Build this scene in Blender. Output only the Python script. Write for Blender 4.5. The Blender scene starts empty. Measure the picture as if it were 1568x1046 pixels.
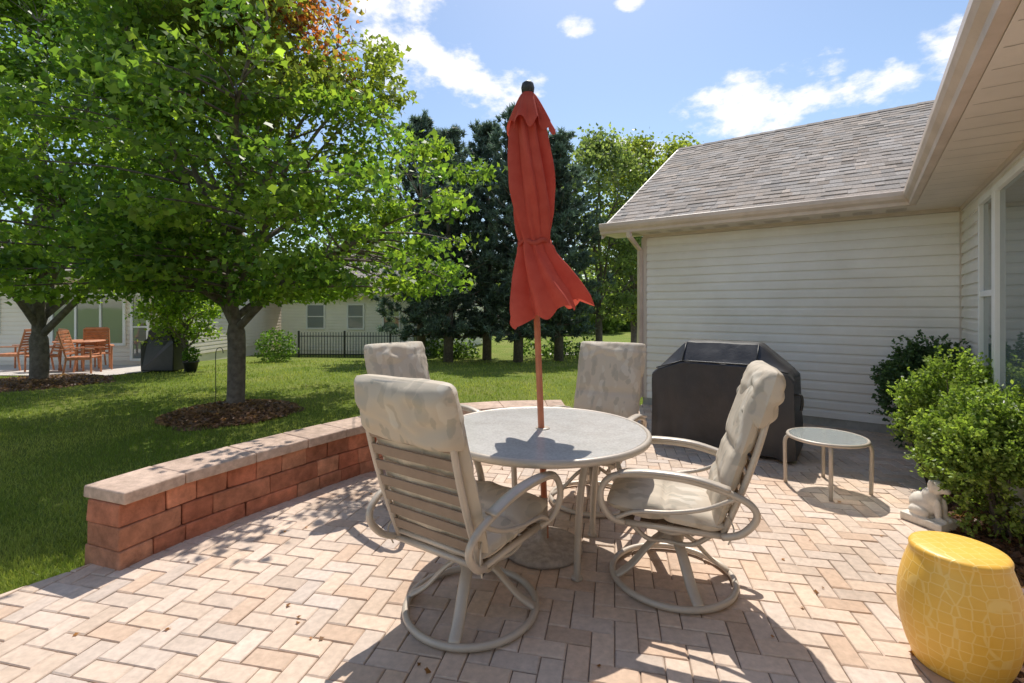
import bpy, math, numpy as np, random
from mathutils import Vector, Matrix, noise
rng=np.random.default_rng(7); random.seed(7)
sc=bpy.context.scene
# ---------------------------------------------------------------- helpers
def link(o,parent=None):
    sc.collection.objects.link(o)
    if parent: o.parent=parent
    return o
def empty(name,loc=(0,0,0),rz=0.0):
    e=bpy.data.objects.new(name,None); e.empty_display_size=.2
    e.location=loc; e.rotation_euler=(0,0,rz); return link(e)
class Geo:
    def __init__(s): s.v=[]; s.f=[]; s.c=[]
    def add(s,vs,fs,col=(1,1,1)):
        b=len(s.v); s.v+= [tuple(map(float,p)) for p in vs]; s.c+=[col]*len(vs)
        s.f+=[tuple(b+i for i in f) for f in fs]
    def hexa(s,p8,col=(1,1,1)):
        s.add(p8,[(0,3,2,1),(4,5,6,7),(0,1,5,4),(1,2,6,5),(2,3,7,6),(3,0,4,7)],col)
    def box(s,c,size,rz=0,col=(1,1,1),M=None):
        x,y,z=[a/2 for a in size]; P=[]
        R=Matrix.Rotation(rz,3,'Z')
        for zz in(-z,z):
            for (xx,yy) in((-x,-y),(x,-y),(x,y),(-x,y)):
                p=R@Vector((xx,yy,zz))+Vector(c)
                if M: p=M@p
                P.append(p)
        s.hexa(P,col)
    def prism(s,foot,z0,z1,col=(1,1,1)):
        n=len(foot); vs=[(x,y,z0) for x,y in foot]+[(x,y,z1) for x,y in foot]
        fs=[tuple(range(n-1,-1,-1)),tuple(range(n,2*n))]+[(i,(i+1)%n,n+(i+1)%n,n+i) for i in range(n)]
        s.add(vs,fs,col)
    def tube(s,path,rad,seg=8,col=(1,1,1),closed=False,flat=None):
        P=[Vector(p) for p in path]; n=len(P)
        if not hasattr(rad,'__len__'): rad=[rad]*n
        prev=None; vs=[]
        for i in range(n):
            if closed: t=(P[(i+1)%n]-P[i-1])
            else: t=P[min(i+1,n-1)]-P[max(i-1,0)]
            t.normalize()
            if prev is None:
                a=Vector((0,0,1)) if abs(t.z)<.9 else Vector((1,0,0))
                nrm=(a-t*a.dot(t)).normalized()
            else:
                nrm=(prev-t*prev.dot(t))
                if nrm.length<1e-5: nrm=t.orthogonal()
                nrm.normalize()
            prev=nrm; b=t.cross(nrm)
            for k in range(seg):
                an=2*math.pi*k/seg
                fx,fy=(1,1) if flat is None else flat
                vs.append(P[i]+nrm*(math.cos(an)*rad[i]*fx)+b*(math.sin(an)*rad[i]*fy))
        fs=[]
        m=n if closed else n-1
        for i in range(m):
            j=(i+1)%n
            for k in range(seg):
                k2=(k+1)%seg
                fs.append((i*seg+k,i*seg+k2,j*seg+k2,j*seg+k))
        if not closed:
            fs.append(tuple(range(seg-1,-1,-1))); fs.append(tuple((n-1)*seg+k for k in range(seg)))
        s.add(vs,fs,col)
    def lathe(s,prof,c=(0,0,0),seg=32,col=(1,1,1)):
        vs=[];fs=[]; n=len(prof)
        for r,z in prof:
            for k in range(seg):
                a=2*math.pi*k/seg; vs.append((c[0]+r*math.cos(a),c[1]+r*math.sin(a),c[2]+z))
        for i in range(n-1):
            for k in range(seg):
                k2=(k+1)%seg; fs.append((i*seg+k,i*seg+k2,(i+1)*seg+k2,(i+1)*seg+k))
        fs.append(tuple(range(seg-1,-1,-1))); fs.append(tuple((n-1)*seg+k for k in range(seg)))
        s.add(vs,fs,col)
    def obj(s,name,mat,parent=None,smooth=False,bevel=0,seg=2,colors=True):
        me=bpy.data.meshes.new(name); me.from_pydata(s.v,[],s.f)
        if colors:
            a=me.attributes.new('Col','FLOAT_COLOR','POINT')
            arr=np.ones((len(s.v),4),dtype=np.float32); arr[:,:3]=np.array(s.c); a.data.foreach_set('color',arr.ravel())
        me.materials.append(mat); me.update()
        if smooth: me.polygons.foreach_set('use_smooth',[True]*len(me.polygons))
        o=link(bpy.data.objects.new(name,me),parent)
        if bevel:
            m=o.modifiers.new('bev','BEVEL'); m.width=bevel; m.segments=seg; m.limit_method='ANGLE'; m.angle_limit=math.radians(40)
        return o
def smooth_path(pts,n=6,closed=False):
    P=[Vector(p) for p in pts]; out=[]; m=len(P)
    rngi=range(m if closed else m-1)
    for i in rngi:
        if closed: a,b,c,d=P[i-1],P[i],P[(i+1)%m],P[(i+2)%m]
        else: a,b,c,d=P[max(i-1,0)],P[i],P[i+1],P[min(i+2,m-1)]
        for k in range(n):
            t=k/n
            out.append(.5*((2*b)+(c-a)*t+(2*a-5*b+4*c-d)*t*t+(3*b-a-3*c+d)*t**3))
    if not closed: out.append(P[-1])
    return out
def mass(name,V,cols,mat,parent=None):
    N,k,_=V.shape; me=bpy.data.meshes.new(name)
    me.vertices.add(N*k); me.vertices.foreach_set('co',V.astype(np.float32).ravel())
    me.loops.add(N*k); me.loops.foreach_set('vertex_index',np.arange(N*k,dtype=np.int32))
    me.polygons.add(N); me.polygons.foreach_set('loop_start',np.arange(N,dtype=np.int32)*k)
    me.update(calc_edges=True)
    a=me.attributes.new('Col','FLOAT_COLOR','POINT'); c=np.ones((N*k,4),dtype=np.float32); c[:,:3]=np.repeat(cols,k,axis=0)
    a.data.foreach_set('color',c.ravel()); me.materials.append(mat); me.validate()
    return link(bpy.data.objects.new(name,me),parent)
def norm(a): return a/np.maximum(np.linalg.norm(a,axis=-1,keepdims=True),1e-9)
MAPLE=np.array([(0,-.5),(.6,-.12),(.25,.12),(0,.62),(-.25,.12),(-.6,-.12)])
STAR=np.array([(0,-.5),(.22,-.22),(.6,-.12),(.32,.16),(0,.62),(-.32,.16),(-.6,-.12),(-.22,-.22)])
OVAL=np.array([(0,-.5),(.26,-.1),(.2,.25),(0,.5),(-.2,.25),(-.26,-.1)])
KITE=np.array([(0,-.5),(.42,-.05),(0,.6),(-.42,-.05)])
NEED=np.array([(-.07,-.5),(.07,-.5),(0,.55)])
def leafV(C,size,tm,up=.6,dirs=None):
    N=len(C); n=norm(rng.normal(size=(N,3))+np.array([0,0,up]))
    if dirs is None: b=norm(np.cross(n,rng.normal(size=(N,3))))
    else: b=norm(dirs+rng.normal(size=(N,3))*.35)
    t=norm(np.cross(b,n)); 
    return C[:,None,:]+size[:,None,None]*(tm[None,:,0:1]*t[:,None,:]+tm[None,:,1:2]*b[:,None,:])
# ---------------------------------------------------------------- materials
def new_mat(name):
    m=bpy.data.materials.new(name); m.use_nodes=True; nt=m.node_tree; b=nt.nodes['Principled BSDF']; return m,nt,b
def ramp(nt,fac,stops,interp='LINEAR'):
    r=nt.nodes.new('ShaderNodeValToRGB'); e=r.color_ramp.elements; r.color_ramp.interpolation=interp
    while len(e)<len(stops): e.new(.5)
    for i,(p,c) in enumerate(stops): e[i].position=p; e[i].color=(*c,1) if len(c)==3 else c
    nt.links.new(fac,r.inputs[0]); return r.outputs[0]
def tnoise(nt,scale,detail=4,rough=.6,vec=None,dist=0):
    n=nt.nodes.new('ShaderNodeTexNoise'); n.inputs['Scale'].default_value=scale; n.inputs['Detail'].default_value=detail
    n.inputs['Roughness'].default_value=rough; n.inputs['Distortion'].default_value=dist
    if vec is None:
        tc=nt.nodes.new('ShaderNodeTexCoord'); vec=tc.outputs['Object']
    nt.links.new(vec,n.inputs['Vector']); return n.outputs['Fac']
def mixc(nt,a,b,fac,mode='MIX'):
    m=nt.nodes.new('ShaderNodeMix'); m.data_type='RGBA'; m.blend_type=mode
    for s,v in ((m.inputs[6],a),(m.inputs[7],b),(m.inputs[0],fac)):
        if hasattr(v,'links') or hasattr(v,'is_linked'): nt.links.new(v,s)
        elif isinstance(v,(tuple,list)): s.default_value=(*v,1)
        else: s.default_value=v
    return m.outputs[2]
def bump(nt,b,h,strength=.3,dist=.01):
    n=nt.nodes.new('ShaderNodeBump'); n.inputs['Strength'].default_value=strength; n.inputs['Distance'].default_value=dist
    nt.links.new(h,n.inputs['Height']); nt.links.new(n.outputs[0],b.inputs['Normal'])
def std(name,col,rough=.6,metal=0,var=.15,scale=8,bmp=0,bscale=80,use_attr=False,spec=.5,bdist=.004,stain=0,sscale=1.3):
    m,nt,b=new_mat(name)
    f=tnoise(nt,scale,5)
    lo=tuple(c*(1-var) for c in col); hi=tuple(min(c*(1+var),1) for c in col)
    c=ramp(nt,f,[(.3,lo),(.7,hi)])
    if use_attr:
        a=nt.nodes.new('ShaderNodeAttribute'); a.attribute_name='Col'
        c=mixc(nt,c,a.outputs['Color'],1.0,'MULTIPLY')
    if stain:
        k=1-stain
        c=mixc(nt,c,ramp(nt,tnoise(nt,sscale,6,.65),[(.35,(k,k*.985,k*.96)),(.6,(1,1,1))]),1.0,'MULTIPLY')
    nt.links.new(c,b.inputs['Base Color']); b.inputs['Roughness'].default_value=rough; b.inputs['Metallic'].default_value=metal
    b.inputs['Specular IOR Level'].default_value=spec
    if bmp: bump(nt,b,tnoise(nt,bscale,6,.7),bmp,bdist)
    return m
def leafmat(name,trans=.45,gain=(1.9,2.1,1.0)):
    m,nt,b=new_mat(name); a=nt.nodes.new('ShaderNodeAttribute'); a.attribute_name='Col'
    nt.links.new(a.outputs['Color'],b.inputs['Base Color']); b.inputs['Roughness'].default_value=.45; b.inputs['Specular IOR Level'].default_value=.35
    t=nt.nodes.new('ShaderNodeBsdfTranslucent'); nt.links.new(mixc(nt,a.outputs['Color'],gain,1.0,'MULTIPLY'),t.inputs['Color'])
    mx=nt.nodes.new('ShaderNodeMixShader'); mx.inputs[0].default_value=trans
    nt.links.new(b.outputs[0],mx.inputs[1]); nt.links.new(t.outputs[0],mx.inputs[2])
    nt.links.new(mx.outputs[0],nt.nodes['Material Output'].inputs['Surface']); return m
M_leaf=leafmat('leaf',.5,(2.3,2.4,1.1)); M_need=leafmat('needle',.35,(1.5,1.6,1.4)); M_shrub=leafmat('shrub_leaf',.35,(2.0,2.1,1.0)); M_grassb=leafmat('grass_blade',.4,(1.6,1.6,1.0))
M_bark=std('bark',(.17,.14,.115),.9,0,.4,12,.9,25,bdist=.03)
M_paver=std('paver',(.66,.52,.415),.85,0,.13,30,.5,220,True,.3,stain=.15)
M_sand=std('joint_sand',(.24,.175,.13),.95,0,.3,40,.3,300)
M_block=std('wall_block',(.53,.205,.12),.9,0,.28,14,1.0,70,True,.2,.012,stain=.25,sscale=4)
M_cap=std('wall_cap',(.55,.41,.33),.9,0,.22,20,.7,120,True,.2,.006,stain=.2,sscale=4)
M_siding=std('vinyl_siding',(.92,.875,.84),.5,0,.02,1.5,.04,60,False,.4,stain=.06,sscale=1.5)
M_trim=std('trim_taupe',(.66,.56,.49),.5,0,.05,3)
M_gutter=std('gutter',(.70,.56,.47),.4,0,.05,3,stain=.12,sscale=3)
M_soffit=std('soffit',(.78,.68,.60),.6,0,.05,3)
M_white=std('white_vinyl',(.88,.87,.86),.4,0,.04,3)
M_found=std('foundation',(.42,.40,.37),.9,0,.2,10,.4,80)
M_shing=std('shingle',(.38,.335,.30),.95,0,.3,60,.8,300,True,.15,stain=.12)
M_mulch=std('mulch',(.15,.085,.055),.95,0,.5,50,1,90,False,.2,.02)
M_frame=std('chair_frame',(.52,.45,.37),.38,.15,.08,10,.15,200,False,.5)
M_strap=std('sling_strap',(.27,.195,.14),.6,0,.12,12)
M_groove=std('soffit_groove',(.38,.32,.27),.6,0,.12,12)
M_black=std('black_metal',(.025,.025,.025),.5,0,.2,8)
M_cover=std('grill_cover',(.03,.028,.030),.42,0,.25,6,.3,14,False,.6,.012)
M_wood=std('orange_wood',(.52,.21,.10),.6,0,.25,12)
M_stone=std('statue_stone',(.76,.69,.59),.85,0,.15,20,.5,90)
M_conc=std('concrete',(.55,.50,.45),.9,0,.12,6,.3,80)
M_ubase=std('umbrella_base',(.42,.35,.29),.8,0,.3,25,.3,80)
M_pole=std('umbrella_pole',(.48,.16,.08),.4,0,.15,15)
def m_glass():
    m,nt,b=new_mat('window_glass'); b.inputs['Base Color'].default_value=(.14,.18,.18,1); b.inputs['Roughness'].default_value=.03
    b.inputs['Specular IOR Level'].default_value=1.0; b.inputs['IOR'].default_value=1.8
    bump(nt,b,tnoise(nt,1.2,2),.03,.05); return m
M_glass=m_glass()
def m_table():
    m,nt,b=new_mat('table_glass'); f=tnoise(nt,90,3,.5); c=ramp(nt,f,[(.35,(.49,.47,.44)),(.65,(.60,.575,.54))])
    c=mixc(nt,c,ramp(nt,tnoise(nt,5,6,.7),[(.35,(.87,.86,.84)),(.6,(1,1,1))]),1.0,'MULTIPLY')
    nt.links.new(c,b.inputs['Base Color']); b.inputs['Roughness'].default_value=.22; bump(nt,b,tnoise(nt,150,3),.12,.003); return m
M_table=m_table()
def m_fabric():
    m,nt,b=new_mat('cushion_fabric')
    tc=nt.nodes.new('ShaderNodeTexCoord'); v=tc.outputs['Object']
    dn=nt.nodes.new('ShaderNodeTexNoise'); dn.inputs['Scale'].default_value=12; dn.inputs['Detail'].default_value=3; nt.links.new(v,dn.inputs['Vector'])
    ad=nt.nodes.new('ShaderNodeVectorMath'); ad.operation='MULTIPLY_ADD'; nt.links.new(dn.outputs['Color'],ad.inputs[0]); ad.inputs[1].default_value=(.07,.07,.07); nt.links.new(v,ad.inputs[2])
    def leaves(scale,rot,sz=.3):
        mp=nt.nodes.new('ShaderNodeMapping'); mp.inputs['Rotation'].default_value=rot; mp.inputs['Scale'].default_value=(1,.42,.42); nt.links.new(ad.outputs[0],mp.inputs[0])
        w=nt.nodes.new('ShaderNodeTexVoronoi'); w.inputs['Scale'].default_value=scale; nt.links.new(mp.outputs[0],w.inputs['Vector']); return ramp(nt,w.outputs['Distance'],[(sz,(.8,.8,.8)),(sz+.05,(0,0,0))])
    c=mixc(nt,(.70,.61,.49),(.58,.51,.41),leaves(13,(.4,.9,.5),.34)); c=mixc(nt,c,(.77,.70,.59),leaves(12,(.9,-.5,1.4),.30)); c=mixc(nt,c,(.53,.48,.39),leaves(16,(1.4,.3,2.4),.24))
    nt.links.new(c,b.inputs['Base Color']); b.inputs['Roughness'].default_value=.8; b.inputs['Specular IOR Level'].default_value=.25
    bump(nt,b,tnoise(nt,11,3,.5),.25,.02)
    t=nt.nodes.new('ShaderNodeBsdfTranslucent'); nt.links.new(c,t.inputs['Color'])
    mx=nt.nodes.new('ShaderNodeMixShader'); mx.inputs[0].default_value=.25
    nt.links.new(b.outputs[0],mx.inputs[1]); nt.links.new(t.outputs[0],mx.inputs[2]); nt.links.new(mx.outputs[0],nt.nodes['Material Output'].inputs['Surface'])
    return m
M_fab=m_fabric()
def m_umb():
    m,nt,b=new_mat('umbrella_canvas'); f=tnoise(nt,12,4); c=ramp(nt,f,[(.3,(.52,.085,.058)),(.7,(.62,.125,.085))])
    nt.links.new(c,b.inputs['Base Color']); b.inputs['Roughness'].default_value=.85; b.inputs['Specular IOR Level'].default_value=.2
    bump(nt,b,tnoise(nt,400,2),.2,.001)
    t=nt.nodes.new('ShaderNodeBsdfTranslucent'); t.inputs['Color'].default_value=(.66,.12,.075,1)
    mx=nt.nodes.new('ShaderNodeMixShader'); mx.inputs[0].default_value=.33
    nt.links.new(b.outputs[0],mx.inputs[1]); nt.links.new(t.outputs[0],mx.inputs[2]); nt.links.new(mx.outputs[0],nt.nodes['Material Output'].inputs['Surface'])
    return m
M_umb=m_umb()
def m_yellow():
    m,nt,b=new_mat('yellow_glaze')
    tc=nt.nodes.new('ShaderNodeTexCoord')
    w=nt.nodes.new('ShaderNodeTexVoronoi'); w.feature='DISTANCE_TO_EDGE'; w.inputs['Scale'].default_value=24; w.inputs['Randomness'].default_value=.3
    nt.links.new(tc.outputs['Object'],w.inputs['Vector'])
    ln=ramp(nt,w.outputs['Distance'],[(.03,(1,1,1)),(.07,(0,0,0))])
    f=tnoise(nt,5,4); base=ramp(nt,f,[(.3,(.80,.44,.06)),(.7,(.87,.52,.085))])
    c=mixc(nt,base,mixc(nt,base,(.95,.72,.28),.4),ln); nt.links.new(c,b.inputs['Base Color']); b.inputs['Roughness'].default_value=.4
    bump(nt,b,ln,.2,.003); return m
M_yel=m_yellow()
def m_lawn():
    m,nt,b=new_mat('lawn'); f=tnoise(nt,.8,7,.65); f2=tnoise(nt,60,4,.8)
    c=ramp(nt,f,[(.3,(.17,.24,.035)),(.5,(.23,.285,.05)),(.68,(.32,.325,.09))])
    c=mixc(nt,c,(.10,.14,.03),ramp(nt,f2,[(.35,(.6,.6,.6)),(.65,(0,0,0))])); nt.links.new(c,b.inputs['Base Color'])
    b.inputs['Roughness'].default_value=.95; b.inputs['Specular IOR Level'].default_value=.15; bump(nt,b,f2,.9,.04); return m
M_lawn=m_lawn()
# ---------------------------------------------------------------- site frame
U=np.array([.588,.809]); Vv=np.array([.809,-.588]); Nn=-U
A=np.array([1.956,7.2]); B=np.array([4.80,5.14])
def T(x,y):
    d=np.clip((np.asarray(y,dtype=float)-7)/15,0,1); return -.03-.55*d*d*(3-2*d)
xs=np.concatenate([[-400,-200,-100,-60],np.linspace(-40,40,61),[60,100,200,400]])
ys=np.concatenate([[-300,-100,-30,-10],np.linspace(0,40,61),[60,100,200,400,900]])
g=Geo(); vs=[];fs=[]
for y in ys:
    for x in xs: vs.append((x,y,float(T(x,y))+ (0.012*noise.noise(Vector((x*.5,y*.5,0))) if (y>7) else 0)))
nx=len(xs)
for j in range(len(ys)-1):
    for i in range(nx-1): fs.append((j*nx+i,j*nx+i+1,(j+1)*nx+i+1,(j+1)*nx+i))
g.add(vs,fs); g.obj('lawn_ground',M_lawn,smooth=True)
# ---------------------------------------------------------------- patio
P1=[(-4.0,.3),(-4.0,-1.5),(-.58,-1.5),(4.44,5.4),(.5,5.2),(-.35,5.02),(-.85,4.75),(-1.5,3.93),(-1.9,3.38),(-2.36,2.72)]
P2=[(4.44,5.4),(1.956,7.2),(.5,5.2)]
def clip(poly,cp):
    out=poly
    for i in range(len(cp)):
        a=cp[i];b=cp[(i+1)%len(cp)]; inp=out; out=[]
        def side(p): return (b[0]-a[0])*(p[1]-a[1])-(b[1]-a[1])*(p[0]-a[0])
        for k in range(len(inp)):
            p=inp[k];q=inp[(k+1)%len(inp)]; sp,sq=side(p),side(q)
            if sp>=0: out.append(p)
            if sp*sq<0:
                t=sp/(sp-sq); out.append((p[0]+(q[0]-p[0])*t,p[1]+(q[1]-p[1])*t))
        if len(out)<3: return []
    return out
def area(p): return .5*sum(p[i][0]*p[(i+1)%len(p)][1]-p[(i+1)%len(p)][0]*p[i][1] for i in range(len(p)))
W=.099; ang=math.radians(-12); ca,sa=math.cos(ang),math.sin(ang); gp=Geo()
pat=empty('brick_patio')
for i in range(-80,85):
    for j in range(-45,100):
        c=(i-j)%4
        if c==0: r=(i,j,i+2,j+1)
        elif c==3: r=(i,j,i+1,j+2)
        else: continue
        gsp=.0022
        x0,y0,x1,y1=r[0]*W+gsp,r[1]*W+gsp,r[2]*W-gsp,r[3]*W-gsp
        cx,cy=(x0+x1)/2,(y0+y1)/2; wx,wy=cx*ca-cy*sa,cx*sa+cy*ca
        if wx<-4.3 or wx>4.7 or wy<-1.8 or wy>7.5: continue
        q=[(x*ca-y*sa,x*sa+y*ca) for x,y in((x0,y0),(x1,y0),(x1,y1),(x0,y1))]
        for cp in (P1,P2):
            pl=clip(q,cp)
            if len(pl)<3 or area(pl)<.0008: continue
            n=len(pl); mx=sum(p[0] for p in pl)/n; my=sum(p[1] for p in pl)/n
            dz=random.uniform(-.0022,.0012); tx,ty=random.uniform(-.012,.012),random.uniform(-.012,.012)
            def ins(p,d):
                dx,dy=p[0]-mx,p[1]-my; L=math.hypot(dx,dy)+1e-6; return (p[0]-dx/L*d,p[1]-dy/L*d)
            top=[ins(p,.0075) for p in pl]
            zt=lambda p:dz+tx*(p[0]-mx)+ty*(p[1]-my)
            vs=[(p[0],p[1],-.02) for p in pl]+[(p[0],p[1],zt(p)-.0045) for p in pl]+[(p[0],p[1],zt(p)) for p in top]
            fs=[tuple(range(2*n,3*n))]+[(a,(a+1)%n,n+(a+1)%n,n+a) for a in range(n)]+[(n+a,n+(a+1)%n,2*n+(a+1)%n,2*n+a) for a in range(n)]
            b=random.gauss(1,.06); w=random.gauss(0,.022); col=(b*(1+w),b,b*(1-w*1.3))
            if random.random()<.12: col=(b*.95,b*.88,b*.82)
            gp.add(vs,fs,col)
gp.obj('pavers',M_paver,pat)
gs=Geo(); gs.add([(x,y,-.008) for x,y in P1],[tuple(range(len(P1)))]); gs.add([(x,y,-.0085) for x,y in P2],[(0,1,2)]); gs.obj('joint_sand',M_sand,pat)
gb=Geo(); q=[np.array([-.58,-1.5]),B-U*9.2,B,np.array([4.44,5.4])]
gb.add([(q[0][0],q[0][1],-.012),(q[1][0],q[1][1],-.012),(q[2][0],q[2][1],.0),(q[3][0],q[3][1],-.012)],[(0,1,2,3)])
mb=gb.obj('mulch_bed',M_mulch)
N=2600; s_=rng.uniform(-.2,5.5,N); a_=rng.uniform(.03,.43,N); C_=np.stack([B[0]-U[0]*s_-Vv[0]*a_,B[1]-U[1]*s_-Vv[1]*a_,rng.uniform(-.004,.012,N)],1)
mass('chips',leafV(C_,rng.uniform(.02,.055,N),KITE,2.0),np.array([.24,.13,.08])*(rng.uniform(.4,1.4,(N,1))),M_shrub,mb)
# ---------------------------------------------------------------- curved seat wall
path=smooth_path([(-2.28,2.69,0),(-2.14,3.06,0),(-1.9,3.49,0),(-1.61,3.96,0),(-1.28,4.42,0),(-.85,4.78,0),(-.35,5.0,0),(.15,5.1,0),(.55,5.12,0)],10)
pp=np.array([(p.x,p.y) for p in path]); sl=np.concatenate([[0],np.cumsum(np.linalg.norm(np.diff(pp,axis=0),axis=1))]); LT=sl[-1]
def at(s):
    x=np.interp(s,sl,pp[:,0]);y=np.interp(s,sl,pp[:,1]); e=.03
    d=np.array([np.interp(min(s+e,LT),sl,pp[:,0])-np.interp(max(s-e,0),sl,pp[:,0]),np.interp(min(s+e,LT),sl,pp[:,1])-np.interp(max(s-e,0),sl,pp[:,1])]); d/=np.linalg.norm(d)
    return np.array([x,y]),np.array([-d[1],d[0]])
sw=empty('brick_seat_wall'); gw=Geo(); gc=Geo()
def blk(G,s0,s1,hw0,hw1,z0,z1,col,rough=.006):
    (a,na),(b,nb)=at(s0),at(s1)
    P=[]
    for zz in (z0,z1):
        for (p,nn,h) in((a,na,-hw0),(b,nb,-hw0),(b,nb,hw1),(a,na,hw1)):
            o=p+nn*h; P.append((o[0]+random.uniform(-1,1)*rough,o[1]+random.uniform(-1,1)*rough,zz))
    G.hexa(P,col)
for r in range(3):
    s=0; first=True
    while s<LT-.02:
        L=random.choice([.2,.2,.3,.4]) if not first else (.18,.36,.26)[r]
        first=False
        e=min(s+L,LT); 
        if LT-e<.1: e=LT
        b=random.gauss(1,.14); w=random.uniform(-.12,.22)
        col=(b,b*(1+w),b*(1+w*1.2)); sb=r*.006
        blk(gw,s+.0012,e-.0012,.15-sb,.15-sb,-.03+r*.128+(.0 if r==0 else .001),-.03+(r+1)*.128-.001,col); s=e
s=-.0
while s<LT-.02:
    L=random.choice([.36,.42,.48]); e=min(s+L,LT)
    if LT-e<.15: e=LT
    b=random.gauss(1,.07)
    blk(gc,s+.002,e-.002,.175,.175,.355,.425,(b,b*.99,b*.97),.004); s=e
gw.obj('blocks',M_block,sw,bevel=.009,seg=3); gc.obj('cap_stones',M_cap,sw,bevel=.01,seg=3)
# ---------------------------------------------------------------- house
def P3(base,a,b,z):
    o=base+Vv*a+U*b; return (o[0],o[1],z)
def lap(G,p0,p1,z0,z1,out,ex=.112):
    p0=np.array(p0);p1=np.array(p1);out=np.array(out); z=z0
    while z<z1-.005:
        zt=min(z+ex,z1); a0=p0+out*.024;a1=p1+out*.024;b0=p0+out*.002;b1=p1+out*.002
        m0=p0+out*.020; m1=p1+out*.020; zm=z+(zt-z)*.62
        G.add([(*a0,z),(*a1,z),(*m1,zm),(*m0,zm),(*b1,zt),(*b0,zt),(*(p0),z+.0),(*(p1),z+.0)],[(0,1,2,3),(3,2,4,5),(0,6,7,1)]); z=zt
def shingles(G,e0,e1,up,length,nrm,ex=.145):
    e0=Vector(e0);e1=Vector(e1);up=Vector(up).normalized();nrm=Vector(nrm).normalized(); d=(e1-e0); L=d.length; d.normalize()
    n=int(length/ex)
    for i in range(n):
        s=-random.uniform(0,.2)
        while s<L:
            w=random.choice([.09,.13,.17,.22]); a=max(s,0);b=min(s+w,L)
            if b>a:
                h=random.choice([.008,.010,.015]); o=e0+up*(i*ex); br=random.gauss(1,.13); wr=random.uniform(-.04,.05)
                col=(br*(1+wr),br,br*(1-wr))
                lo=random.choice([0,0,.008])
                v=[o+d*a-up*lo+nrm*h,o+d*b-up*lo+nrm*h,o+d*b+up*ex*1.15+nrm*.002,o+d*a+up*ex*1.15+nrm*.002,o+d*a-up*lo,o+d*b-up*lo]
                G.add(v,[(0,1,2,3),(4,5,1,0)],col)
            s+=w
house=empty('siding_house')
g=Geo(); lap(g,A,B,.10,2.46,Nn); lap(g,B,B-U*9,.10,2.46,-Vv); lap(g,A+U*7,A,.10,2.46,-Vv)
g.obj('siding',M_siding,house)
g=Geo()
def wallbox(G,p0,p1,inn,z0,z1,th=.1,off=0.0):
    p0=np.array(p0);p1=np.array(p1);inn=np.array(inn); a=p0+inn*off;b=p1+inn*off;c=p1+inn*(off+th);d=p0+inn*(off+th)
    G.hexa([(*a,z0),(*b,z0),(*c,z0),(*d,z0),(*a,z1),(*b,z1),(*c,z1),(*d,z1)])
wallbox(g,A+Vv*.0,B+Vv*3,U,.0,2.5,.1,.004)
wallbox(g,B-U*9,B-U*.004,Vv,.0,2.5,.1,.004)
wallbox(g,A+U*.11,A+U*7,Vv,0,2.5,.1,.004)
g.obj('wall_core',M_white,house)
g=Geo(); wallbox(g,A-Vv*.005,B-Vv*.02,-U,-.05,.10,.012,.0); wallbox(g,B-U*9,B-U*.02,-Vv,-.05,.10,.012,.0); g.obj('foundation',M_found,house)
g=Geo()
wallbox(g,A-Vv*.02,A+Vv*.06,-U,.1,2.46,.03,.0); wallbox(g,A,B-Vv*.03,-U,2.46,2.50,.034,.0)
wallbox(g,B-U*9,B-U*.035,-Vv,2.46,2.50,.034,.0); wallbox(g,B-Vv*.035-U*.0,B-Vv*.0,-U,.1,2.46,.034,.0)
g.obj('trim',M_trim,house)
E=A-Vv*.45+Nn*.42; z_e=2.60; RUN=3.62; RISE=2.12; OV=.42
sl_len=math.hypot(RUN,RISE)
Lf=7.6; e0=P3(E,0,0,z_e); e1=P3(E,Lf,0,z_e); upv=(U[0]*RUN,U[1]*RUN,RISE); nr=(-U[0]*RISE,-U[1]*RISE,RUN)
g=Geo(); shingles(g,e0,e1,upv,sl_len,nr)
bk0=P3(E,0,2*RUN,z_e); bk1=P3(E,Lf,2*RUN,z_e); shingles(g,bk1,bk0,(-U[0]*RUN,-U[1]*RUN,RISE),sl_len,(U[0]*RISE,U[1]*RISE,RUN),.3)
C=E+Vv*(( (B-A)@Vv)+.45-.42)
c0=P3(C,0,-9.5,z_e+.003); c1=P3(C,0,7.2,z_e+.003)
shingles(g,c1,c0,(Vv[0]*RUN,Vv[1]*RUN,RISE),sl_len,(-Vv[0]*RISE,-Vv[1]*RISE,RUN),.2)
g.obj('roof_shingles',M_shing,house)
g=Geo()
def deck(G,p,q,r,s,t=.03): G.hexa([(*a[:2],a[2]-t-.004) for a in(p,q,r,s)]+[(*a[:2],a[2]-.004) for a in(p,q,r,s)])
rz=z_e+RISE
deck(g,e0,e1,P3(E,Lf,RUN,rz),P3(E,0,RUN,rz)); deck(g,P3(E,0,RUN,rz),P3(E,Lf,RUN,rz),bk1,bk0)
deck(g,P3(C,0,-9.5,z_e),P3(C,RUN,-9.5,rz),P3(C,RUN,7.2,rz),P3(C,0,7.2,z_e)); deck(g,P3(C,RUN,-9.5,rz),P3(C,2*RUN,-9.5,z_e),P3(C,2*RUN,7.2,z_e),P3(C,RUN,7.2,rz))
g.obj('roof_deck',M_trim,house)
g=Geo(); 
n=30
for i in range(n):
    a=i*Lf/n; b=(i+1)*Lf/n+.02; br=random.gauss(.85,.08); zz=rz+.012+random.uniform(0,.003)
    for sg in (-1,1):
        g.add([P3(E,a,RUN,zz+.008),P3(E,b,RUN,zz),P3(E,b,RUN+sg*.13,zz-.13*RISE/RUN),P3(E,a,RUN+sg*.13,zz+.008-.13*RISE/RUN)],[(0,1,2,3)],(br,br,br))
g.obj('ridge_cap',M_shing,house)
g=Geo(); r0=np.array(P3(E,-.0,0,z_e));r1=np.array(P3(E,0,RUN,rz)); 
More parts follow.
